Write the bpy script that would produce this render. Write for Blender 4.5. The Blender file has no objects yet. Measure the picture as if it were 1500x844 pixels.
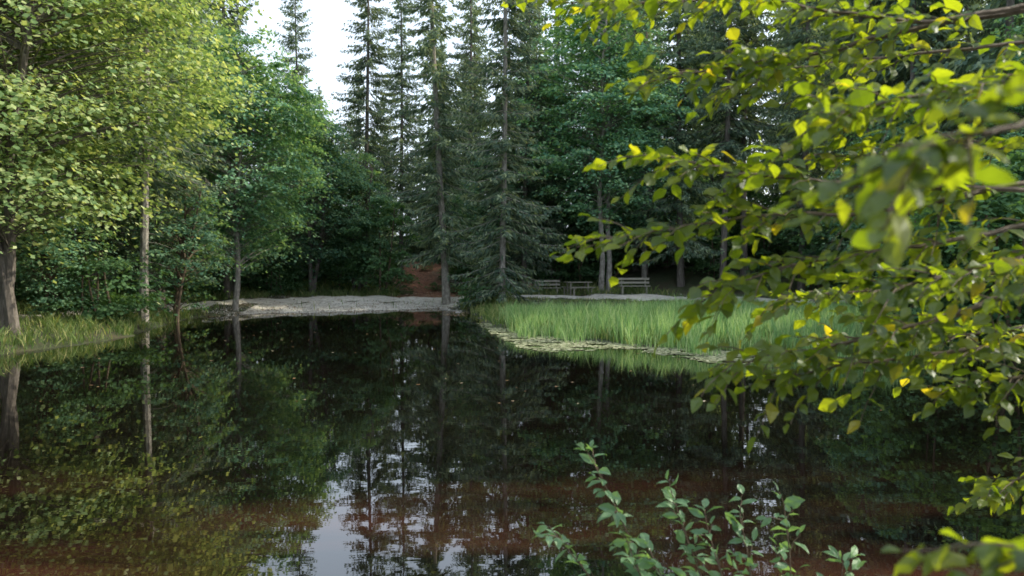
import bpy, math, numpy as np
from mathutils import Vector
scene=bpy.context.scene
R=np.random.default_rng

# ---------------------------------------------------------------- helpers
def build(name, parts, mats, smooth=False):
    Vs=[];idx=[];tot=[];mi=[];off=0
    for V,F,m in parts:
        if len(V)==0 or len(F)==0: continue
        V=np.asarray(V,float).reshape(-1,3);F=np.asarray(F,int)
        Vs.append(V);idx.append((F+off).ravel());tot.append(np.full(len(F),F.shape[1]));mi.append(np.full(len(F),m));off+=len(V)
    V=np.concatenate(Vs);idx=np.concatenate(idx);tot=np.concatenate(tot);mi=np.concatenate(mi)
    me=bpy.data.meshes.new(name)
    me.vertices.add(len(V));me.vertices.foreach_set('co',V.astype(np.float32).ravel())
    me.loops.add(len(idx));me.loops.foreach_set('vertex_index',idx.astype(np.int32))
    me.polygons.add(len(tot))
    st=np.concatenate([[0],np.cumsum(tot)[:-1]])
    me.polygons.foreach_set('loop_start',st.astype(np.int32))
    me.polygons.foreach_set('material_index',mi.astype(np.int32))
    me.polygons.foreach_set('use_smooth',np.full(len(tot),smooth))
    for m in mats: me.materials.append(m)
    me.update(calc_edges=True)
    return me
def obj(name,me,loc=(0,0,0),rz=0,s=1,parent=None,rot=None):
    o=bpy.data.objects.new(name,me);scene.collection.objects.link(o)
    o.location=loc;o.rotation_euler=rot if rot else (0,0,rz)
    o.scale=(s,s,s) if np.isscalar(s) else s
    if parent: o.parent=parent
    return o
def empty(name,loc=(0,0,0),rz=0):
    o=bpy.data.objects.new(name,None);scene.collection.objects.link(o);o.location=loc;o.rotation_euler=(0,0,rz);return o
def norm(a): return a/(np.linalg.norm(a,axis=-1,keepdims=True)+1e-9)
def tube(P,r,n=6):
    P=np.asarray(P,float);k=len(P);r=np.broadcast_to(r,(k,))
    T=norm(np.gradient(P,axis=0))
    ref=np.array([0,0,1.]) if abs(T[:,2]).mean()<.8 else np.array([1.,0,0])
    A=norm(np.cross(T,ref));B=np.cross(T,A)
    a=np.arange(n)*2*math.pi/n
    V=P[:,None]+r[:,None,None]*(np.cos(a)[None,:,None]*A[:,None]+np.sin(a)[None,:,None]*B[:,None])
    i=np.arange(k-1)[:,None]*n;j=np.arange(n)[None];j2=(j+1)%n
    F=np.stack([i+j,i+j2,i+n+j2,i+n+j],-1).reshape(-1,4)
    return V.reshape(-1,3),F
def kites(p,d,side,l,w,q=.42):
    n=len(p);l=l[:,None];w=w[:,None]
    V=np.stack([p,p+d*l*q+side*w,p+d*l,p+d*l*q-side*w],1).reshape(-1,3)
    return V,np.arange(n*4).reshape(n,4)
def merge(parts):
    out={}
    for V,F,m in parts:
        V=np.asarray(V,float).reshape(-1,3);F=np.asarray(F,int);out.setdefault((m,F.shape[1]),[]).append((V,F))
    res=[]
    for (m,k),l in out.items():
        off=0;vs=[];fs=[]
        for V,F in l: vs.append(V);fs.append(F+off);off+=len(V)
        res.append((np.concatenate(vs),np.concatenate(fs),m))
    return res
def box(c,s):
    x,y,z=c;a,b,h=[q/2 for q in s]
    V=[(x+i*a,y+j*b,z+k*h) for i in(-1,1) for j in(-1,1) for k in(-1,1)]
    F=[(0,1,3,2),(4,6,7,5),(0,4,5,1),(2,3,7,6),(0,2,6,4),(1,5,7,3)]
    return V,F,0

# ---------------------------------------------------------------- materials
def newmat(name):
    m=bpy.data.materials.new(name);m.use_nodes=True;nt=m.node_tree
    nt.nodes.clear();out=nt.nodes.new('ShaderNodeOutputMaterial');return m,nt,out
def ramp(nt,fac,stops):
    r=nt.nodes.new('ShaderNodeValToRGB');e=r.color_ramp.elements
    while len(e)<len(stops): e.new(.5)
    for i,(p,c) in enumerate(stops): e[i].position=p;e[i].color=(*c,1)
    nt.links.new(fac,r.inputs[0]);return r.outputs[0]
def leafmat(name,stops,tcol,trans=.4,gloss=.06,rough=.4,var=.3):
    m,nt,out=newmat(name);N=nt.nodes.new;L=nt.links.new
    g=N('ShaderNodeNewGeometry');oi=N('ShaderNodeObjectInfo')
    c=ramp(nt,g.outputs['Random Per Island'],stops)
    hs=N('ShaderNodeHueSaturation');L(c,hs.inputs['Color'])
    mr=N('ShaderNodeMapRange');mr.inputs[3].default_value=1-var;mr.inputs[4].default_value=1+var;L(oi.outputs['Random'],mr.inputs[0]);L(mr.outputs[0],hs.inputs['Value'])
    d=N('ShaderNodeBsdfDiffuse');L(hs.outputs[0],d.inputs[0])
    mx=N('ShaderNodeMix');mx.data_type='RGBA';mx.blend_type='MULTIPLY';mx.inputs[0].default_value=1
    L(hs.outputs[0],mx.inputs[6]);mx.inputs[7].default_value=(*tcol,1)
    t=N('ShaderNodeBsdfTranslucent');L(mx.outputs[2],t.inputs[0])
    a=N('ShaderNodeMixShader');a.inputs[0].default_value=trans;L(d.outputs[0],a.inputs[1]);L(t.outputs[0],a.inputs[2])
    if gloss==0: L(a.outputs[0],out.inputs[0]);return m
    gl=N('ShaderNodeBsdfGlossy');gl.inputs['Roughness'].default_value=rough;gl.inputs[0].default_value=(.9,.95,1,1)
    b=N('ShaderNodeMixShader');b.inputs[0].default_value=gloss;L(a.outputs[0],b.inputs[1]);L(gl.outputs[0],b.inputs[2])
    L(b.outputs[0],out.inputs[0]);return m
def noisemat(name,stops,scale=3,rough=.9,bump=.3,detail=8,stretch=(1,1,1)):
    m,nt,out=newmat(name);N=nt.nodes.new;L=nt.links.new
    tc=N('ShaderNodeTexCoord');mp=N('ShaderNodeMapping');mp.inputs['Scale'].default_value=stretch;L(tc.outputs['Object'],mp.inputs[0])
    n=N('ShaderNodeTexNoise');n.inputs['Scale'].default_value=scale;n.inputs['Detail'].default_value=detail;n.inputs['Roughness'].default_value=.7;L(mp.outputs[0],n.inputs[0])
    p=N('ShaderNodeBsdfPrincipled');p.inputs['Roughness'].default_value=rough
    L(ramp(nt,n.outputs[0],stops),p.inputs['Base Color'])
    b=N('ShaderNodeBump');b.inputs['Strength'].default_value=bump;b.inputs['Distance'].default_value=.05;L(n.outputs[0],b.inputs['Height']);L(b.outputs[0],p.inputs['Normal'])
    L(p.outputs[0],out.inputs[0]);return m

M_spr=leafmat('spruce_needles',[(0,(.06,.1,.08)),(.6,(.15,.215,.16)),(1,(.3,.36,.23))],(1.6,1.5,.7),.35,0)  # needle colours lightened to stand in for haze among the spruces
M_map=leafmat('maple_leaves',[(0,(.07,.17,.12)),(.6,(.17,.31,.21)),(1,(.29,.43,.25))],(1.8,1.6,.6),.42,0)
M_yel=leafmat('linden_leaves_sun_tint',[(0,(.12,.21,.1)),(.6,(.31,.43,.2)),(1,(.56,.62,.33))],(1.5,1.4,.65),.42,0,.55,.1)  # linden leaves; sunlit brightness is put into the leaf colours
M_for=leafmat('beech_leaves',[(0,(.04,.07,.012)),(.5,(.075,.113,.017)),(.95,(.115,.15,.02)),(1,(.2,.18,.03))],(4.9,4.3,.8),.5,.03,.4,0)
M_bush=leafmat('bush_leaves',[(0,(.09,.19,.09)),(1,(.19,.33,.16))],(1.8,1.7,.7),.4,.04,.45)
M_under=leafmat('undergrowth_leaves',[(0,(.045,.1,.05)),(1,(.12,.21,.1))],(1.7,1.7,.7),.35,0)
M_reed=leafmat('reed_blades',[(0,(.12,.22,.1)),(.6,(.28,.45,.2)),(1,(.5,.58,.34))],(1.5,1.5,.8),.4,0,.4,0)
M_grass=leafmat('grass_blades',[(0,(.08,.14,.05)),(.7,(.18,.25,.1)),(1,(.4,.38,.2))],(1.7,1.7,.7),.4,0,.5,0)
M_pad=leafmat('duckweed',[(0,(.16,.19,.1)),(.6,(.3,.32,.19)),(1,(.45,.45,.31))],(1,1,1),.1,0,.4,0)
M_lit=leafmat('fallen_leaves',[(0,(.12,.07,.035)),(.5,(.32,.22,.13)),(1,(.5,.44,.33))],(1,1,1),.15,0,.5,0)
M_bark=noisemat('spruce_bark',[(.3,(.05,.042,.036)),(.55,(.14,.12,.105)),(.75,(.28,.26,.23))],4,.9,.8,8,(3,3,.7))
M_bark2=noisemat('pale_bark',[(.3,(.08,.07,.06)),(.5,(.24,.22,.195)),(.75,(.46,.44,.4))],4,.85,.6,8,(2,2,1))
M_twig=noisemat('twig_bark',[(.3,(.06,.04,.025)),(.7,(.16,.12,.08))],30,.8,.3)
M_wood=noisemat('bench_wood',[(.3,(.15,.14,.11)),(.7,(.34,.32,.26))],6,.8,.2,6,(.5,6,6))
M_grav=noisemat('gravel',[(.3,(.26,.235,.2)),(.48,(.47,.44,.39)),(.6,(.6,.57,.52)),(.75,(.72,.69,.64))],4,.95,.35,15,(.7,1.2,1))
M_peb=leafmat('pebbles',[(0,(.18,.165,.15)),(.5,(.42,.4,.36)),(1,(.65,.62,.58))],(1,1,1),0,0,.5,0)

m,nt,out=newmat('forest_floor');M_ground=m;N=nt.nodes.new;L=nt.links.new
tc=N('ShaderNodeTexCoord');n1=N('ShaderNodeTexNoise');n1.inputs['Scale'].default_value=.6;n1.inputs['Detail'].default_value=10;n1.inputs['Roughness'].default_value=.75;L(tc.outputs['Object'],n1.inputs[0])
n2=N('ShaderNodeTexNoise');n2.inputs['Scale'].default_value=5;n2.inputs['Detail'].default_value=12;n2.inputs['Roughness'].default_value=.7;L(tc.outputs['Object'],n2.inputs[0])
c1=ramp(nt,n1.outputs[0],[(.35,(.03,.045,.018)),(.52,(.05,.06,.025)),(.65,(.07,.05,.03))])
c2=ramp(nt,n2.outputs[0],[(.38,(.07,.035,.022)),(.52,(.28,.11,.06)),(.7,(.45,.25,.15))])
at=N('ShaderNodeAttribute');at.attribute_name='litter'
mx=N('ShaderNodeMix');mx.data_type='RGBA';L(at.outputs['Fac'],mx.inputs[0]);L(c1,mx.inputs[6]);L(c2,mx.inputs[7])
p=N('ShaderNodeBsdfPrincipled');p.inputs['Roughness'].default_value=.95;L(mx.outputs[2],p.inputs['Base Color'])
b=N('ShaderNodeBump');b.inputs['Strength'].default_value=.8;b.inputs['Distance'].default_value=.15;L(n2.outputs[0],b.inputs['Height']);L(b.outputs[0],p.inputs['Normal']);L(p.outputs[0],out.inputs[0])

m,nt,out=newmat('pond_water');M_water=m;N=nt.nodes.new;L=nt.links.new
tc=N('ShaderNodeTexCoord');sx=N('ShaderNodeSeparateXYZ');L(tc.outputs['Object'],sx.inputs[0])
mp=N('ShaderNodeMapping');mp.inputs['Scale'].default_value=(.3,.9,1);L(tc.outputs['Object'],mp.inputs[0])
n3=N('ShaderNodeTexNoise');n3.inputs['Scale'].default_value=1.1;n3.inputs['Detail'].default_value=4;L(mp.outputs[0],n3.inputs[0])
rr=ramp(nt,n3.outputs[0],[(.42,(0,0,0)),(.7,(1,1,1))])
mr=N('ShaderNodeMapRange');mr.inputs[1].default_value=9;mr.inputs[2].default_value=5;L(sx.outputs[1],mr.inputs[0])
mu=N('ShaderNodeMath');mu.operation='MULTIPLY';L(rr,mu.inputs[0]);L(mr.outputs[0],mu.inputs[1])
mx=N('ShaderNodeMix');mx.data_type='RGBA';L(mu.outputs[0],mx.inputs[0]);mx.inputs[6].default_value=(.004,.003,.0022,1);mx.inputs[7].default_value=(.055,.02,.012,1)
p=N('ShaderNodeBsdfPrincipled');p.inputs['Roughness'].default_value=.01;p.inputs['IOR'].default_value=1.7;L(mx.outputs[2],p.inputs['Base Color'])
mp2=N('ShaderNodeMapping');mp2.inputs['Scale'].default_value=(1.0,1.8,1);L(tc.outputs['Object'],mp2.inputs[0])
n4=N('ShaderNodeTexNoise');n4.inputs['Scale'].default_value=1.8;n4.inputs['Detail'].default_value=3;n4.inputs['Roughness'].default_value=.5;L(mp2.outputs[0],n4.inputs[0])
b=N('ShaderNodeBump');b.inputs['Strength'].default_value=.03;b.inputs['Distance'].default_value=.02;L(n4.outputs[0],b.inputs['Height']);L(b.outputs[0],p.inputs['Normal']);L(p.outputs[0],out.inputs[0])

# ---------------------------------------------------------------- terrain
shore=np.array([(-12.5,19.4),(-12.0,23.3),(-12.9,30),(-13.6,35),(-12.3,36.7),(-8.3,38.9),(-3.9,42),(-2.2,38),(-1.2,33),(-.6,29),(.4,25.7),(2.9,22.7),(5.3,20.5),(8.8,19),(12.5,18.5),(16,15),(17,8),(13,3),(8,2.2),(3,2.6),(0,2.9),(-4,2.8),(-10,4),(-14,9),(-14.5,14)])
pathc=np.array([(-18,20),(-16.2,28),(-15.6,34),(-14,40),(-9,44.6),(-3,45.6),(2,44.2),(7,43),(12,41.5),(20,38),(30,36)],float)
def sdist(x,y,poly=shore):
    x=np.asarray(x,float);y=np.asarray(y,float)
    P=np.stack([x,y],-1);d=np.full(x.shape,1e9);ins=np.zeros(x.shape,bool)
    for i in range(len(poly)):
        a=poly[i];b_=poly[(i+1)%len(poly)];e=b_-a
        t=np.clip(((P-a)@e)/(e@e),0,1);q=P-a-t[...,None]*e
        d=np.minimum(d,np.hypot(q[...,0],q[...,1]))
        c=((a[1]>y)!=(b_[1]>y))&(x<(b_[0]-a[0])*(y-a[1])/(b_[1]-a[1]+1e-12)+a[0]);ins^=c
    return np.where(ins,-d,d)
def ldist(x,y,path):
    P=np.stack([np.asarray(x,float),np.asarray(y,float)],-1);d=np.full(P.shape[:-1],1e9)
    for k in range(len(path)-1):
        a=path[k];e=path[k+1]-a;t=np.clip(((P-a)@e)/(e@e),0,1);q=P-a-t[...,None]*e;d=np.minimum(d,np.hypot(q[...,0],q[...,1]))
    return d
def wob(x,y): return .35*np.sin(x*1.3+y*.7)+.25*np.sin(x*2.9-y*2.1+1)+.15*np.sin(5.3*x+4.1*y)
def sm(a,b_,v):
    t=np.clip((v-a)/(b_-a),0,1);return t*t*(3-2*t)
def hill(o): return .16*np.maximum(o-8.5,0)-.16*np.maximum(o-38,0)
def height(x,y):
    x=np.asarray(x,float);y=np.asarray(y,float)
    s=sdist(x,y)+wob(x,y)*.5
    o=np.maximum(s,0);hl=hill(o)*sm(-10,10,y)
    h=.5*(1-np.exp(-o/1.6))+hl
    beach=sm(-14,-12,x)*sm(-2,-4,x)*sm(34,36,y)
    h=h*(1-beach)+beach*(np.minimum(.085*o,.45)+hl)
    reed=sm(-1,1,x)*sm(42,34,y)*sm(15,18,y)*sm(19,16,x)
    h=h*(1-reed)+reed*np.minimum(h,.02*o+.02)
    mid=sm(0,2,x)*sm(51,47,y)*sm(24,18,x)*sm(34,38,y)
    h=h*(1-mid)+mid*np.minimum(h,.42+.05*np.maximum(y-41.5,0))
    h=h+np.where(o>0,.05*np.sin(x*1.1)*np.sin(y*.9)+.03*np.sin(x*3.1+y*2.2),0)*sm(0,2,o)
    return np.where(s<0,np.maximum(-1.2,s*.45),h)
def H(x,y): return float(height(np.array([x]),np.array([y]))[0])
g=np.linspace(-1,1,300);ax=38*g+420*np.sign(g)*np.abs(g)**5
X,Y=np.meshgrid(ax,ax+24);Z=height(X,Y)
n=len(ax);i=np.arange(n-1)[:,None]*n+np.arange(n-1)[None]
F=np.stack([i,i+1,i+n+1,i+n],-1).reshape(-1,4)
me=build('ground',[(np.stack([X,Y,Z],-1).reshape(-1,3),F,0)],[M_ground],True)
trail=np.array([(-4.6,46),(-5.2,50),(-6.5,56),(-7,62)],float)
lit=sm(3.0,.4,ldist(X,Y,trail)+wob(X,Y)*1.2)*.9
at=me.attributes.new('litter','FLOAT','POINT');at.data.foreach_set('value',lit.astype(np.float32).ravel())
obj('ground',me)
me=build('pond_water',[([(-40,-5,0),(40,-5,0),(40,60,0),(-40,60,0)],[(0,1,2,3)],0)],[M_water]);obj('pond_water',me)

def sheet(name,pts,w,mat):
    t=np.linspace(0,len(pts)-1,len(pts)*14);c=np.stack([np.interp(t,np.arange(len(pts)),pts[:,k]) for k in range(2)],-1)
    for _ in range(12): c[1:-1]=(c[:-2]+c[1:-1]*2+c[2:])/4
    T=norm(np.gradient(c,axis=0));Nn=np.stack([-T[:,1],T[:,0]],-1)
    u=np.linspace(-1,1,9);ww=w*(1+.12*np.sin(np.arange(len(c))*.9)+.06*np.sin(np.arange(len(c))*2.3))*(.55+.45*sm(-15,-12,c[:,0])+.25*sm(-1,2,c[:,0]))
    G=c[:,None]+Nn[:,None]*(u[None,:,None]*ww[:,None,None]/2)
    z=height(G[...,0],G[...,1])+.045*(1-np.abs(u)**4)[None]-.02*(np.abs(u)>.99)[None]
    V=np.dstack([G,z]).reshape(-1,3);k=9;i=np.arange(len(c)-1)[:,None]*k+np.arange(k-1)[None]
    F=np.stack([i,i+1,i+k+1,i+k],-1).reshape(-1,4)
    obj(name,build(name,[(V,F,0)],[mat],True))
sheet('gravel_path',pathc,2.6,M_grav)
xs=np.linspace(-12.6,-2.9,120);vs=np.linspace(0,1,26)
fr=np.interp(xs,[-12.6,-12.3,-8.3,-3.9,-2.9],[37.0,36.5,38.5,41.2,41.5])+.35*np.sin(xs*2.1)+.2*np.sin(xs*5.3)+.1*np.sin(xs*11);bk=np.interp(xs,[-12.6,-9,-3,-2.9],[39.6,43.0,44.4,44.4])+.25*np.sin(xs*3)
GX=np.repeat(xs[None],26,0);GY=fr[None]+(bk-fr)[None]*vs[:,None]
GZ=np.maximum(height(GX,GY),-.03)+.02+.012*np.sin(GX*4)*np.sin(GY*5);GZ[0]=-.1
i=np.arange(25)[:,None]*120+np.arange(119)[None]
obj('gravel_beach',build('gravel_beach',[(np.stack([GX,GY,GZ],-1).reshape(-1,3),np.stack([i,i+1,i+121,i+120],-1).reshape(-1,4),0)],[M_grav],True))
rp=R(3);x=rp.uniform(-14,-2.4,15000);y=rp.uniform(35.5,45.5,15000);s=sdist(x,y)+wob(x,y)*.5
keep=(s>-.5)&(rp.random(len(x))<np.clip(1-s/4,.15,1));x=x[keep];y=y[keep]
x=np.append(x,rp.uniform(0,12,1200));y=np.append(y,rp.uniform(41,45.5,1200));k=len(x)
OV=np.array([(1,0,0),(0,1,0),(-1,0,0),(0,-1,0),(0,0,.6),(0,0,-.6)]);OF=np.array([(0,1,4),(1,2,4),(2,3,4),(3,0,4),(1,0,5),(2,1,5),(3,2,5),(0,3,5)])
sz=rp.uniform(.012,.034,k)*(1+1.3*(rp.random(k)<.03));V=OV[None]*sz[:,None,None]*rp.uniform(.6,1.3,(k,6,1));a=rp.uniform(0,6.28,k)
c_,s_n=np.cos(a)[:,None],np.sin(a)[:,None];V=np.stack([V[...,0]*c_-V[...,1]*s_n,V[...,0]*s_n+V[...,1]*c_,V[...,2]],-1)+np.stack([x,y,np.maximum(height(x,y),-.02)+.03],-1)[:,None]
obj('pebbles',build('pebbles',[(V.reshape(-1,3),(np.arange(k)[:,None,None]*6+OF[None]).reshape(-1,3),0)],[M_peb]))

# ---------------------------------------------------------------- trees
def spruce(seed,Ht,Rad,h0,lean=.3,step=.34,sp=.15,reps=2,kw_=1.3,low=.8,tr=.0068,limbs=True):
    r=R(seed);parts=[]
    z=np.linspace(0,Ht,14);lx=lean*np.sin(z/Ht*1.5);ly=.15*np.sin(z/Ht*4+seed)
    C=np.stack([lx,ly,z],-1);C[0,2]=-.6
    rad=tr*Ht*(1-z/Ht)**.8+.012;rad[0]*=1.35
    v,f=tube(C,rad,8 if limbs else 5);parts.append((v,f,0))
    def cen(h): return np.array([np.interp(h,z,lx),np.interp(h,z,ly),h])
    kp=[];kd=[];kl=[];kw=[]
    h=h0
    while h<Ht*.985:
        t=(h-h0)/(Ht-h0)
        nb=int(r.integers(4,7)) if t<.9 else 4
        for _ in range(nb):
            if r.random()<.12: continue
            az=r.uniform(0,6.283);Lb=(Rad*(1-t)**.75*min(1,low+t*2.5)+.18)*r.uniform(.55,1.18)
            hh=h+r.uniform(-.12,.12);c=cen(hh);o=np.array([math.cos(az),math.sin(az),0]);sd=np.array([-o[1],o[0],0])
            dr=.6-.7*t
            n=max(3,int(Lb/sp));s=np.linspace(.12,1,n)
            def pos(s): s=np.asarray(s);return c+o*(Lb*s)[:,None]+np.array([0,0,1.])*(Lb*(-dr*s**1.2+.28*s**2.6))[:,None]
            if limbs: B=pos(np.linspace(0,1,4));v,f=tube(B,np.linspace(.02,.005,4)*(.6+Lb*.25),3);parts.append((v,f,0))
            P=pos(s)
            for sg in (-1,1):
              for rep in range(reps):
                k=len(P);l=(.18+.36*(1-s)*min(1,Lb/2))*r.uniform(.6,1.3,k)*kw_**.5
                hang=(rep==1)
                dd=norm(o*r.uniform(.3,1,k)[:,None]+sd*sg*r.uniform(.3,1.1,k)[:,None]*(.6 if hang else 1)+np.array([0,0,1.])*(r.uniform(-.9,.0,k)-(.4 if hang else 0))[:,None])
                kp.append(P+r.normal(0,.06,(k,3)));kd.append(dd);kl.append(l);kw.append(r.uniform(.022,.048,k)*kw_)
        h+=r.uniform(.75,1.3)*step*(1 if t<.8 else .7)
    p=np.concatenate(kp);d=np.concatenate(kd);l=np.concatenate(kl);w=np.concatenate(kw)
    side=norm(np.cross(d,r.normal(0,1,(len(d),3))))
    v,f=kites(p,d,side,l,w);parts.append((v,f,1))
    if limbs:
      for _ in range(int(h0*6)):
        hh=r.uniform(1,h0+1);c=cen(hh);az=r.uniform(0,6.28);l=r.uniform(.3,1.3)
        e=c+np.array([math.cos(az)*l,math.sin(az)*l,-.25*l]);v,f=tube([c,(c+e)/2+[0,0,.06],e],[.013,.009,.004],3);parts.append((v,f,0))
    return merge(parts)
def decid(seed,Ht,Rad,zc0,nclump,nleaf,leaf,stems=1,lean=0.,trunk_r=.14,gap=.25,limbs=True):
    r=R(seed);parts=[];cents=[]
    zt=np.linspace(0,Ht*.86,10)
    for s in range(stems):
        a=r.uniform(0,6.28);sp=(.05+.09*(stems>1))
        ex=lean+math.cos(a+s*3)*sp*(stems>1);ey=math.sin(a+s*3)*sp
        C=np.stack([ex*zt*(1-.03*zt)+.12*np.sin(zt*.9+s)+s*.35,ey*zt+.1*np.cos(zt*.7+s)-.1,zt],-1);C[0,2]=-.4
        rad=trunk_r*(1-zt/Ht/.9)**.8+.015;rad[0]*=1.2
        v,f=tube(C,rad,8);parts.append((v,f,0));cents.append(C)
    P=[];zc=(Ht+zc0)/2;hz=(Ht-zc0)/2
    gd=r.normal(0,1,(7,3));gph=r.uniform(0,6,7)
    while len(P)<nclump:
        u=norm(r.normal(0,1,3))*r.uniform(.25,1)**.5
        lob=1+.22*math.sin(3*math.atan2(u[1],u[0])+seed)+.15*math.sin(5*u[2]*2+seed*2)
        wz=1.05-.35*max(0,u[2])
        q=np.array([u[0]*Rad*lob*wz+lean*zc,u[1]*Rad*lob*wz,zc+u[2]*hz])
        if np.sin(gd@q*.9+gph).mean()<-.55+gap and r.random()<.75: continue
        P.append(q)
    pp=[];nn=[]
    for q in P:
        C=cents[int(r.integers(len(cents)))]
        hh=max(.3*min(1,Ht/4),min(q[2]-.35*np.hypot(q[0]-lean*q[2],q[1])-.2,Ht*.84));c=np.array([np.interp(hh,C[:,2],C[:,k]) for k in range(3)])
        if limbs:
            mid=(c+q)/2+np.array([0,0,.15*np.linalg.norm(q-c)]);t=np.linspace(0,1,5)[:,None];cur=(1-t)**2*c+2*t*(1-t)*mid+t*t*q
            v,f=tube(cur,np.linspace(.028,.006,5)*min(1,Ht/8+.2),3);parts.append((v,f,0))
        o=norm(np.array([q[0]-c[0],q[1]-c[1],0]));sd=np.array([-o[1],o[0],0])
        k=int(nleaf*r.uniform(.6,1.4));sz=r.uniform(.35,.8)*(Rad/3.5)**.8
        g=r.normal(0,1,(k,3));rad2=(g[:,:2]**2).sum(1)
        off=o*(g[:,:1]*sz*.8)+sd*(g[:,1:2]*sz*.75)+np.array([0,0,1.])*(g[:,2:]*.13*sz-.16*sz*rad2[:,None])
        pp.append(q+off);nn.append(np.repeat(o[None],k,0))
    p=np.concatenate(pp);o=np.concatenate(nn);k=len(p)
    nrm=norm(np.array([0,0,1.])+o*.45+r.normal(0,.42,(k,3)))
    d=norm(np.cross(nrm,r.normal(0,1,(k,3))));d=norm(d+np.array([0,0,-.35])+o*.3);side=norm(np.cross(d,nrm))
    l=leaf*r.uniform(.6,1.25,k)
    v,f=kites(p,d,side,l,l*r.uniform(.3,.46,k),.45);parts.append((v,f,1))
    return merge(parts)

SP=[build('spruce',spruce(1,28,3.5,2.5),[M_bark,M_spr]),build('spruce',spruce(2,29,3.6,5,-.4),[M_bark,M_spr]),build('spruce',spruce(3,28,3.0,.9,.2,tr=.0055),[M_bark2,M_spr]),build('spruce',spruce(4,28,3.2,8.5,.5),[M_bark,M_spr])]
SPC=build('spruce',spruce(9,30,3.1,2.8,-1.1,low=.6,tr=.006),[M_bark2,M_spr])
SPL=build('spruce',spruce(12,27,3.0,5.5,.3,tr=.0055),[M_bark2,M_spr])
MP=[build('maple',decid(21,15,3.8,2.0,360,95,.19,1,.04),[M_bark2,M_map]),build('maple',decid(22,12,3.1,1.3,260,95,.18,2,.0),[M_bark,M_map]),
    build('maple',decid(23,18,3.7,3.8,380,95,.19,2,-.03),[M_bark2,M_map])]
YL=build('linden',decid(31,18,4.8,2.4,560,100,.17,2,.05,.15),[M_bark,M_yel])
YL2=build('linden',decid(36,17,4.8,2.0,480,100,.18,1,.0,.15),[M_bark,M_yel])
HZ=build('hazel',decid(43,5.5,1.9,.4,110,80,.12,2,0,.05,.1),[M_twig,M_map])
BU=[decid(41,2.6,1.5,.15,40,45,.14,2,0,.03,.1,False),decid(42,1.5,1.1,.1,30,45,.12,2,0,.02,.1,False),decid(44,5.5,2.1,.3,70,65,.19,2,0,.05,.1,False)]
LOW=[spruce(51,27,3.4,2,.3,.55,.3,2,2.5,limbs=False),spruce(52,28,3.3,6,-.3,.55,.3,2,2.5,limbs=False),spruce(53,26,3.2,9,.2,.55,.3,2,2.5,limbs=False),spruce(54,9,2.2,.3,.1,.4,.26,2,2.2,limbs=False)]

r=R(77)
def put(nm,me,x,y,s=1.,rz=None):
    rz=r.uniform(0,6.28) if rz is None else rz
    ss=s*r.uniform(.96,1.04);return obj(nm,me,(x,y,H(x,y)-.05),rz,(ss,ss,s))
def xf(parts,x,y,z,s,rz):
    c,sn=math.cos(rz)*s,math.sin(rz)*s;M=np.array([[c,sn,0],[-sn,c,0],[0,0,s]])
    return [(V@M+np.array([x,y,z]),F,m) for V,F,m in parts]
put('linden_tree',YL,-14.1,21.8,1.,.2)
put('linden_tree',YL2,-17.8,26.0,1.05,2.0)
put('linden_tree',YL,-17.3,17,1.0,3.2)
put('spruce_tree',SPL,-13.5,29.2,1.0,0)
put('spruce_tree',SP[0],-14.9,34,.88)
put('spruce_tree',SP[0],-16.2,31,.95,2.)
put('spruce_tree',SP[1],-18.5,36,.85)
put('spruce_tree',SP[0],-21.5,30,.95)
put('spruce_tree',SP[0],-16.1,45.5,.92)
put('hazel_bush',HZ,-13.3,31.5,1.15)
put('hazel_bush',HZ,-15.4,26.5,.9)
put('maple_tree',MP[0],-13.1,37.5,.92,.5)
put('maple_tree',MP[1],-15.0,42.0,1.05,1)
put('maple_tree',MP[1],-11.8,47.0,.95,2)
put('maple_tree',MP[1],-9.4,49,.75,4)
put('spruce_tree',SPC,-3.5,42.8,1.0,0)
put('spruce_tree',SP[2],-.5,38.8,.97,1.2)
put('spruce_tree',SP[0],.8,48,.9)
put('maple_tree',MP[2],5.2,46.8,1.05,.3)
put('maple_tree',MP[0],2.6,51,1.0,3)
put('maple_tree',MP[1],-1.2,49,.8,1)
put('maple_tree',MP[0],8.3,50,1.0,2)
put('spruce_tree',SP[3],-14.2,54,.76)
put('spruce_tree',SP[3],-9.6,51.5,.86)
put('spruce_tree',SP[1],-7.7,56,.78)
put('spruce_tree',SP[1],-3.0,56,.85)
put('spruce_tree',SP[0],10.3,48.5,1.)
put('spruce_tree',SP[3],12.4,47.0,1.)
put('spruce_tree',SP[3],14.4,49.0,1.05)
put('spruce_tree',SP[1],16.5,45.5,1.)
put('spruce_tree',SP[3],18.5,43,1.)
put('spruce_tree',SP[0],21,40.5,1.)
put('spruce_tree',SP[3],23,37,1.05)
put('maple_tree',MP[1],17,36,.8)
put('maple_tree',MP[1],21,30,1.0)
pts=[];tries=0;FP=[]
while len(pts)<225 and tries<40000:
    tries+=1
    x=r.uniform(-52,56);y=r.uniform(-20,86)
    s=float(sdist(np.array([x]),np.array([y]))[0])
    if s<8 or (y<51 and abs(x)<17.5) : continue
    if x>-6 and x<36 and y<31: continue
    if x<-42 and y<0: continue
    if ldist(x,y,trail)<2.4: continue
    if min([np.hypot(x-a,y-b) for a,b in pts] or [9])<(2.5 if y>45 else 3.2): continue
    pts.append((x,y));q=x/max(y,1);s_=r.uniform(.85,1.15)
    if -.36<q<-.10 and y>45: s_=r.uniform(.42,.55)
    elif -.10<=q<.08 and y>45: s_=r.uniform(.6,.8)
    k=int(r.choice([0,1,2],p=[.4,.35,.25]));FP+=xf(LOW[k],x,y,H(x,y)-.1,s_,r.uniform(0,6.28))
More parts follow.
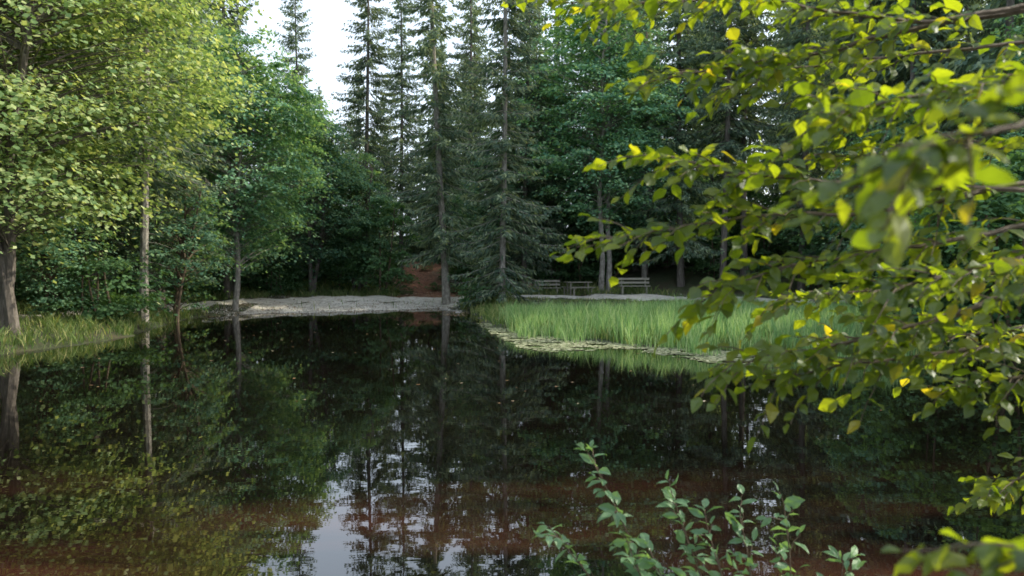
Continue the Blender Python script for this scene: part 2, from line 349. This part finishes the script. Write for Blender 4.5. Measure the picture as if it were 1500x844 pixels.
def young(n_,x0,x1,y0,y1):
    for _ in range(n_):
        x=r.uniform(x0,x1);y=r.uniform(y0,y1)
        if ldist(x,y,trail)<2.0 or sdist(np.array([x]),np.array([y]))[0]<6: continue
        FP.extend(xf(LOW[3],x,y,H(x,y)-.1,r.uniform(.5,1.2),r.uniform(0,6.28)))
young(55,-20,34,52,64);young(35,-36,-19,12,48);young(16,-13,-1,62.5,67);young(28,20,38,24,50)
obj('distant_forest',build('distant_forest',merge(FP),[M_bark,M_spr]))
c=0;tries=0;UP=[]
while c<260 and tries<20000:
    tries+=1
    x=r.uniform(-30,30);y=r.uniform(14,60);s=float(sdist(np.array([x]),np.array([y]))[0])
    if s<.8 or ldist(x,y,pathc)<1.9: continue
    if -13.5<x<16 and y<45.8 and s<9 and not (-2.4<x<.6 and y>37): continue
    if x<-10 and y<26 and s<3.5: continue
    if 1.5<x<9.5 and 44<y<50: continue
    if x>1 and y<46 and x<16: continue
    if ldist(x,y,trail)<2.2: continue
    k=int(r.choice([0,1,2],p=[.42,.3,.28]));UP+=xf(BU[k],x,y,H(x,y)-.05,r.uniform(.6,1.15),r.uniform(0,6.28));c+=1
for _ in range(46):
    x=r.uniform(10,17);y=r.uniform(18.8,36)
    if x/y<.5 : continue
    UP+=xf(BU[int(r.choice([0,1,2],p=[.4,.2,.4]))],x,y,H(x,y)-.05,r.uniform(.6,1.0),r.uniform(0,6.28))
for x,y in [(-7.0,53.5),(-3.6,50.0),(-6.4,59),(-5.0,51.5),(-6.4,47.6)]: UP+=xf(BU[1],x,y,H(x,y)-.05,r.uniform(.35,.6),r.uniform(0,6.28))
obj('undergrowth',build('undergrowth',merge(UP),[M_twig,M_under]))

# ---------------------------------------------------------------- grasses
def grassobj(name,x,y,h,w,bend,mat,r,minz=None):
    z0=height(x,y)-.02
    if minz is not None: z0=np.maximum(z0,minz)
    k=len(x);a=r.uniform(0,6.28,k);b=r.uniform(0,6.28,k)
    P=np.stack([x,y,z0],-1);S=np.stack([np.cos(a),np.sin(a),0*a],-1)*w[:,None];Bd=np.stack([np.cos(b),np.sin(b),0*b],-1)*(bend*h)[:,None];U=np.array([0,0,1.])*h[:,None]
    V=np.stack([P-S,P+S,P+U*.55+Bd*.3+S*.7,P+U*.97+Bd,P+U*.55+Bd*.3-S*.7],1).reshape(-1,3)
    obj(name,build(name,[(V,np.arange(k*5).reshape(k,5),0)],[mat]))
r2=R(5)
x=r2.uniform(-1.2,17,120000);y=r2.uniform(17.5,33,120000);s=sdist(x,y)+wob(x,y)*.35
ed=-.6-.6*np.sin(x*1.7)-.4*np.sin(x*4.3)
tuft=np.sin(x*3.9+y*1.7)*np.sin(y*3.3-x*1.6)+.6*np.sin(x*7.3)*np.sin(y*6.1)
keep=(s>ed)&(s<11)&(x>-1+(y-26)*.12)&(x/y<.52+.02*np.sin(y*2))&(r2.random(len(x))<np.clip((s-ed)/1.2,.1,1)*.9)&(tuft>-.4+r2.normal(0,.25,len(x)))
x=x[keep];y=y[keep];s=s[keep]
h=(.54+.2*sm(-.5,2.5,s)+.12*np.sin(x*.8+y*.5)*np.sin(y*.9)+.14*tuft[keep]-.2*sm(27,33,y))*r2.uniform(.5,1.3,len(x))
grassobj('reeds',x,y,h,r2.uniform(.006,.013,len(x)),r2.uniform(.05,.4,len(x)),M_reed,r2,-.1)
x=r2.uniform(-24,24,260000);y=r2.uniform(15,52,260000);s=sdist(x,y)+wob(x,y)*.35
onb=(x>-13.5)&(x<-2.6)&(y>35)&(y<45)
clump=np.sin(x*2.3+1)*np.sin(y*1.9)+.5*np.sin(x*5+y*4)
keep=(s>.02)&(s<13)&~(onb&(r2.random(len(x))>.02))&(ldist(x,y,pathc)>1.15+.35*(x>0))&(r2.random(len(x))<.35+.5*(clump>0))&(ldist(x,y,trail)>1.8)
x=x[keep];y=y[keep];sh=1-.65*((x>0)&(y>32)&(y<44))
grassobj('grass',x,y,r2.uniform(.1,.34,len(x))*(1+.6*(clump[keep]>0))*sh,r2.uniform(.009,.018,len(x)),r2.uniform(.2,.9,len(x)),M_grass,r2)

x=r2.uniform(-2,8,80000);y=r2.uniform(17.0,31,80000);s=sdist(x,y)+wob(x,y)*.35
lim=-.3-2.7*sm(8,4,x)*sm(-2,.5,x)*(.75+.35*np.sin(x*1.4+.5))
keep=(s<.1)&(s>lim)&(r2.random(len(x))<np.clip((s-lim)/1.0,.06,.9))&(np.sin(x*3.1+y*2)*np.sin(y*4-x)>-.5)
x=x[keep];y=y[keep];k=len(x);a=np.arange(6)*math.pi/3
rad=r2.uniform(.02,.06,k);z=r2.uniform(.004,.02,k);tl=r2.normal(0,.08,(k,2))
V=np.stack([x[:,None]+rad[:,None]*np.cos(a),y[:,None]+rad[:,None]*np.sin(a),z[:,None]+rad[:,None]*(tl[:,:1]*np.cos(a)+tl[:,1:]*np.sin(a))],-1).reshape(-1,3)
obj('duckweed_mat',build('duckweed_mat',[(V,np.arange(k*6).reshape(k,6),0)],[M_pad]))
x=r2.uniform(-14,-2,22000);y=r2.uniform(34.5,46,22000);s=sdist(x,y);keep=(s>-1.3)&(r2.random(len(x))<.22+.22*np.sin(x*2+y)*np.sin(y*1.7));x=x[keep];y=y[keep]
x=np.append(x,r2.uniform(-9,-1,5000));y=np.append(y,r2.uniform(46,62,5000))
x=np.append(x,r2.uniform(-12,10,200));y=np.append(y,r2.uniform(12,36,200))
k=len(x);z=np.maximum(height(x,y)+.045,.006);P=np.stack([x,y,z],-1)
d=norm(np.stack([r2.normal(0,1,k),r2.normal(0,1,k),r2.normal(0,.12,k)],-1));d[-200:,2]=0;side=norm(np.cross(d,np.array([0,0,1.])+r2.normal(0,.15,(k,3))*(np.arange(k)<k-200)[:,None]));l=r2.uniform(.05,.11,k)
v,f=kites(P,d,side,l,l*.35);obj('fallen_leaves',build('fallen_leaves',[(v,f,0)],[M_lit]))

# ---------------------------------------------------------------- benches
def bench(x,y,rz,w=1.8):
    e=empty('park_bench',(x,y,H(x,y)),rz)
    def part(nm,bs,mat=M_wood):
        o=obj(nm,build(nm,bs,[mat]),parent=e)
        b=o.modifiers.new('bevel','BEVEL');b.width=.008;return o
    part('seat',[box((0,yy,.44),(w,.11,.045)) for yy in(-.19,-.065,.06)])
    part('backrest',[box((0,.17,.63),(w,.035,.12)),box((0,.17,.84),(w,.035,.12))])
    for k,xx in enumerate((-w/2+.22,w/2-.22)):
        part('leg_%d'%(k+1),[box((xx,-.17,.2),(.08,.08,.433)),box((xx,.12,.2),(.08,.08,.433)),box((xx,-.03,.385),(.07,.4,.06)),box((xx,.217,.46),(.07,.055,.9))])
bench(6.9,45.0,.05)
bench(2.1,46.6,.1,1.5)
def picnic(x,y,rz):
    e=empty('picnic_table',(x,y,H(x,y)),rz)
    def part(nm,bs): o=obj(nm,build(nm,bs,[M_wood]),parent=e)
    part('table_top',[box((0,yy,.74),(1.5,.17,.045)) for yy in(-.27,-.09,.09,.27)])
    part('bench_near',[box((0,-.68,.45),(1.5,.26,.045))]);part('bench_far',[box((0,.68,.45),(1.5,.26,.045))])
    for k,xx in enumerate((-.55,.55)):
        part('leg_%d'%(k+1),[box((xx,-.22,.36),(.08,.09,.71)),box((xx,.22,.36),(.08,.09,.71)),box((xx+.085,0,.39),(.07,1.5,.07)),box((xx,-.68,.2),(.08,.08,.44)),box((xx,.68,.2),(.08,.08,.44))])
picnic(3.8,46.0,.35)
obj('waste_bin',build('waste_bin',[(*tube([(0,0,.35),(0,0,.37),(0,0,.85),(0,0,.87)],[.02,.17,.19,.02],14),0),(*tube([(0,0,-.2),(0,0,.36)],[.04,.04],8),0),(*tube([(0,0,.95),(0,0,.97),(0,0,1.03)],[.02,.22,.03],14),0),(*tube([(.17,0,.8),(.17,0,.97)],[.012,.012],5),0),(*tube([(-.17,0,.8),(-.17,0,.97)],[.012,.012],5),0)],[M_twig]),(1.0,45.6,H(1.0,45.6)))

# ---------------------------------------------------------------- foreground branches
LT=np.array([(0,0,0),(.22,-.24,.05),(.22,0,0),(.22,.24,.05),(.52,-.33,.05),(.52,0,-.01),(.52,.33,.05),(.82,-.17,0),(.82,0,-.05),(.82,.17,0),(1,0,-.12)])
LF=np.array([(0,1,2),(0,2,3),(1,4,5),(1,5,2),(2,5,6),(2,6,3),(4,7,8),(4,8,5),(5,8,9),(5,9,6),(7,10,8),(8,10,9)])
def leaves(P,D,Nn,S,r,wid=1.):
    k=len(P);D=norm(D);Sd=norm(np.cross(D,Nn));Nn=np.cross(Sd,D)
    T=LT[None].repeat(k,0).copy();T[...,1]*=wid*r.uniform(.8,1.2,(k,1));T[...,2]+=-r.uniform(-.1,.4,(k,1))*T[...,0]**2+.03*np.sin(T[...,0]*9+r.uniform(0,6,(k,1)))*np.abs(T[...,1])*6
    V=P[:,None]+S[:,None,None]*(T[...,:1]*D[:,None]+T[...,1:2]*Sd[:,None]+T[...,2:]*Nn[:,None])
    return V.reshape(-1,3),(np.arange(k)[:,None,None]*11+LF[None]).reshape(-1,3)
def curve(pts,n):
    pts=np.array(pts,float);t=np.linspace(0,len(pts)-1,n);c=np.stack([np.interp(t,np.arange(len(pts)),pts[:,k]) for k in range(3)],-1)
    for _ in range(4): c[1:-1]=(c[:-2]+c[1:-1]*2+c[2:])/4
    return c
def leafy(pts,r0,r,size,step=.042,tw=(.1,.26),parts=None,wid=1.,startleaf=0.,lstep=.027,up=.1):
    L_=np.linalg.norm(np.diff(np.array(pts),axis=0),axis=1).sum();n=max(12,int(L_/.04));c=curve(pts,n)
    c+=np.cumsum(r.normal(0,.0022,c.shape),0)
    v,f=tube(c,np.linspace(r0,.0016,n),6);parts.append((v,f,0))
    T=norm(np.gradient(c,axis=0));acc=L_*startleaf;sg=1;LP=[];LD=[];LS=[]
    while acc<L_:
        i=min(n-1,int(acc/L_*n));p=c[i];d=T[i];sd=norm(np.cross(d,[0,0,1.]))*sg;sg=-sg
        tl=r.uniform(*tw)*(1-.35*acc/L_)
        dd=norm(d*r.uniform(.5,1.1)+sd*r.uniform(.3,1.0)+np.array([0,0,r.normal(up,.38)]))
        m=6;t=np.linspace(0,1,m)[:,None];q=p+dd*tl*t+np.array([0,0,-1])*(tl*.25*t**2)+r.normal(0,.003,(m,3))*t
        v,f=tube(q,np.linspace(.0022,.0009,m),4);parts.append((v,f,0))
        nl=max(3,int(tl/lstep))
        for j in range(nl+1):
            u=.15+.85*j/nl;pp=p+dd*tl*u+np.array([0,0,-1])*(tl*.25*u*u)
            s2=norm(np.cross(dd,[0,0,1.]))*(1 if j%2 else -1)
            LP.append(pp);LD.append(dd*(.6 if j<nl else 1.5)+s2*(.8 if j<nl else .1)+np.array([0,0,-.25])+r.normal(0,.28,3));LS.append(size*r.uniform(.6,1.15)*(1-.2*u))
        acc+=step*r.uniform(.6,1.4)
    LP=np.array(LP);LD=np.array(LD);NN=norm(np.array([0,-.15,1.])+r.normal(0,.5,(len(LP),3)))
    v,f=leaves(LP,LD,NN,np.array(LS),r,wid);parts.append((v,f,1))
r3=R(11);parts=[]
tr=[(3.2,1.7,.2),(3.15,1.75,1.2),(3.05,1.8,2.2),(3.0,1.9,3.4),(3.1,1.9,5),(3.0,2.0,6.0)]
v,f=tube(curve(tr,20),np.linspace(.1,.03,20),10);parts.append((v,f,2))
def br(z0,*pts,r0=.011,size=.058,sl=.4,**k):
    leafy([(3.02,1.85,z0)]+list(pts),r0,r3,size,parts=parts,startleaf=sl,**k)
br(2.9,(1.9,2.1,2.98),(1.41,2.2,2.91),(1.09,2.2,2.85),(.85,2.2,2.88),(.47,2.2,2.93),(.12,2.2,2.95))
br(2.8,(1.6,2.2,2.93),(1.09,2.25,2.86),(.8,2.25,2.78),(.66,2.2,2.74),(.38,2.2,2.68))
br(2.3,(1.8,2.0,2.42),(1.23,2,2.41),(.75,2,2.42),(.53,2,2.45),(.36,2,2.49))
br(2.2,(1.6,2.1,2.46),(1.2,2.05,2.40),(.857,2,2.35),(.566,2,2.337),(.22,2,2.29),sl=.42)
br(2.1,(1.7,2,2.34),(1.28,2,2.30),(.94,2,2.234),(.65,2,2.183),(.46,2,2.11))
br(2.0,(1.7,2,2.2),(1.286,2,2.149),(1.03,2,2.046),(.78,2,1.985),(.55,2,1.955))
br(1.9,(1.7,2,2.03),(1.286,2,1.99),(.96,2,1.945),(.66,2,1.90))
br(1.8,(1.8,2.1,1.96),(1.35,2.1,1.88),(1.14,2.1,1.85))
br(2.5,(1.6,1.6,2.68),(1.093,1.7,2.62),(.874,1.7,2.55),(.64,1.7,2.51),sl=.5)
br(2.2,(2.0,2.3,2.3),(1.54,2.4,2.18),(1.13,2.4,2.118),(.82,2.4,2.10))
br(3.0,(2.1,2.3,2.96),(1.54,2.4,2.88),(1.03,2.4,2.82),(.7,2.4,2.76))
br(2.7,(2.0,2.1,2.75),(1.4,2.1,2.68),(1.05,2.1,2.62),(.8,2.1,2.6))
br(2.5,(2.0,2.2,2.62),(1.4,2.2,2.55),(1.1,2.2,2.5),(.85,2.2,2.5))
br(2.2,(2.0,1.8,2.25),(1.3,1.8,2.24),(1.05,1.8,2.17),(.8,1.8,2.12))
br(3.2,(2.0,2.4,3.2),(1.4,2.5,3.1),(.9,2.5,3.05),(.5,2.5,3.02),(.1,2.5,3.04))
br(2.1,(2.1,2.4,2.1),(1.6,2.5,2.03),(1.3,2.5,2.0),(1.0,2.5,2.0))
br(2.3,(1.5,1.2,2.45),(.95,.98,2.43),(.7,.95,2.40),(.55,.93,2.37),(.44,.92,2.335),sl=.8,size=.052)
br(1.7,(1.6,1.3,1.85),(.9,.95,1.93),(.66,.9,1.90),(.58,.9,1.875),sl=.9,size=.05)
br(1.5,(2.0,2.2,1.75),(1.6,2.3,1.62),(1.45,2.3,1.56),sl=.6)
for zz in np.arange(4.4,6.0,.5):
    a=r3.uniform(-1.6,1.6);l=r3.uniform(1.0,1.6)
    br(zz,(3+math.cos(a)*l*.5,1.9+math.sin(a)*l*.5,zz+.25),(3+math.cos(a)*l,1.9+math.sin(a)*l,zz+.2),sl=.3,step=.12)
obj('beech_tree',build('beech_tree',merge(parts),[M_twig,M_for,M_bark]))
parts=[]
base=(.78,2.25,H(.78,2.25)-.05)
for tip in [(.25,2.4,1.62),(.14,2.35,1.38),(.32,2.3,1.40),(.47,2.45,1.5),(.60,2.4,1.44),(.72,2.45,1.42),(.84,2.5,1.43),(.5,2.2,1.3),(.9,2.2,1.25),(.3,2.3,1.22),(.66,2.2,1.3),(1.0,2.4,1.3),(.4,2.35,1.33),(.56,2.35,1.25),(.78,2.3,1.27)]:
    b_=np.array(base)+r3.normal(0,.04,3)*[1,1,0];t_=np.array(tip);mid=b_*.45+t_*.55+np.array([.04,0,.10])
    leafy([b_,b_*.7+mid*.3+[0,0,.05],mid,t_],.006,r3,.062,step=.03,tw=(.05,.14),parts=parts,wid=.72,startleaf=.3,up=.25)
obj('willow_bush',build('willow_bush',merge(parts),[M_twig,M_bush]))

# ---------------------------------------------------------------- light, sky, camera
AZ,EL=80,35
az,el=math.radians(AZ),math.radians(EL)
w=bpy.data.worlds.new('World');scene.world=w;w.use_nodes=True;nt=w.node_tree
bg=nt.nodes['Background'];sky=nt.nodes.new('ShaderNodeTexSky');sky.sky_type='NISHITA';sky.sun_disc=False
sky.sun_elevation=el;sky.sun_rotation=az;sky.dust_density=6;sky.air_density=1;sky.ozone_density=1
mul=nt.nodes.new('ShaderNodeMix');mul.data_type='RGBA';mul.blend_type='ADD';mul.inputs[0].default_value=1
mul.inputs[7].default_value=(6.7,7.6,8.6,1)   # flat haze colour added over the sky to brighten its light
nt.links.new(sky.outputs[0],mul.inputs[6]);nt.links.new(mul.outputs[2],bg.inputs[0]);bg.inputs[1].default_value=.15
l=bpy.data.lights.new('sun','SUN');l.energy=5;l.angle=math.radians(.5);l.color=(1,.92,.72)
o=bpy.data.objects.new('sun',l);scene.collection.objects.link(o)
tov=Vector((math.sin(az)*math.cos(el),math.cos(az)*math.cos(el),math.sin(el)));o.rotation_euler=tov.to_track_quat('Z','Y').to_euler();o.location=(20,10,40)
cam=bpy.data.cameras.new('camera');co=bpy.data.objects.new('camera',cam);scene.collection.objects.link(co);scene.camera=co
co.location=(0,0,2.2);co.rotation_euler=(math.radians(88.43),0,0);cam.lens=28;cam.sensor_width=36;cam.clip_start=.05;cam.clip_end=2000
cam.dof.use_dof=True;cam.dof.focus_distance=6;cam.dof.aperture_fstop=3.5
scene.view_settings.view_transform='Standard';scene.view_settings.look='None';scene.view_settings.exposure=0
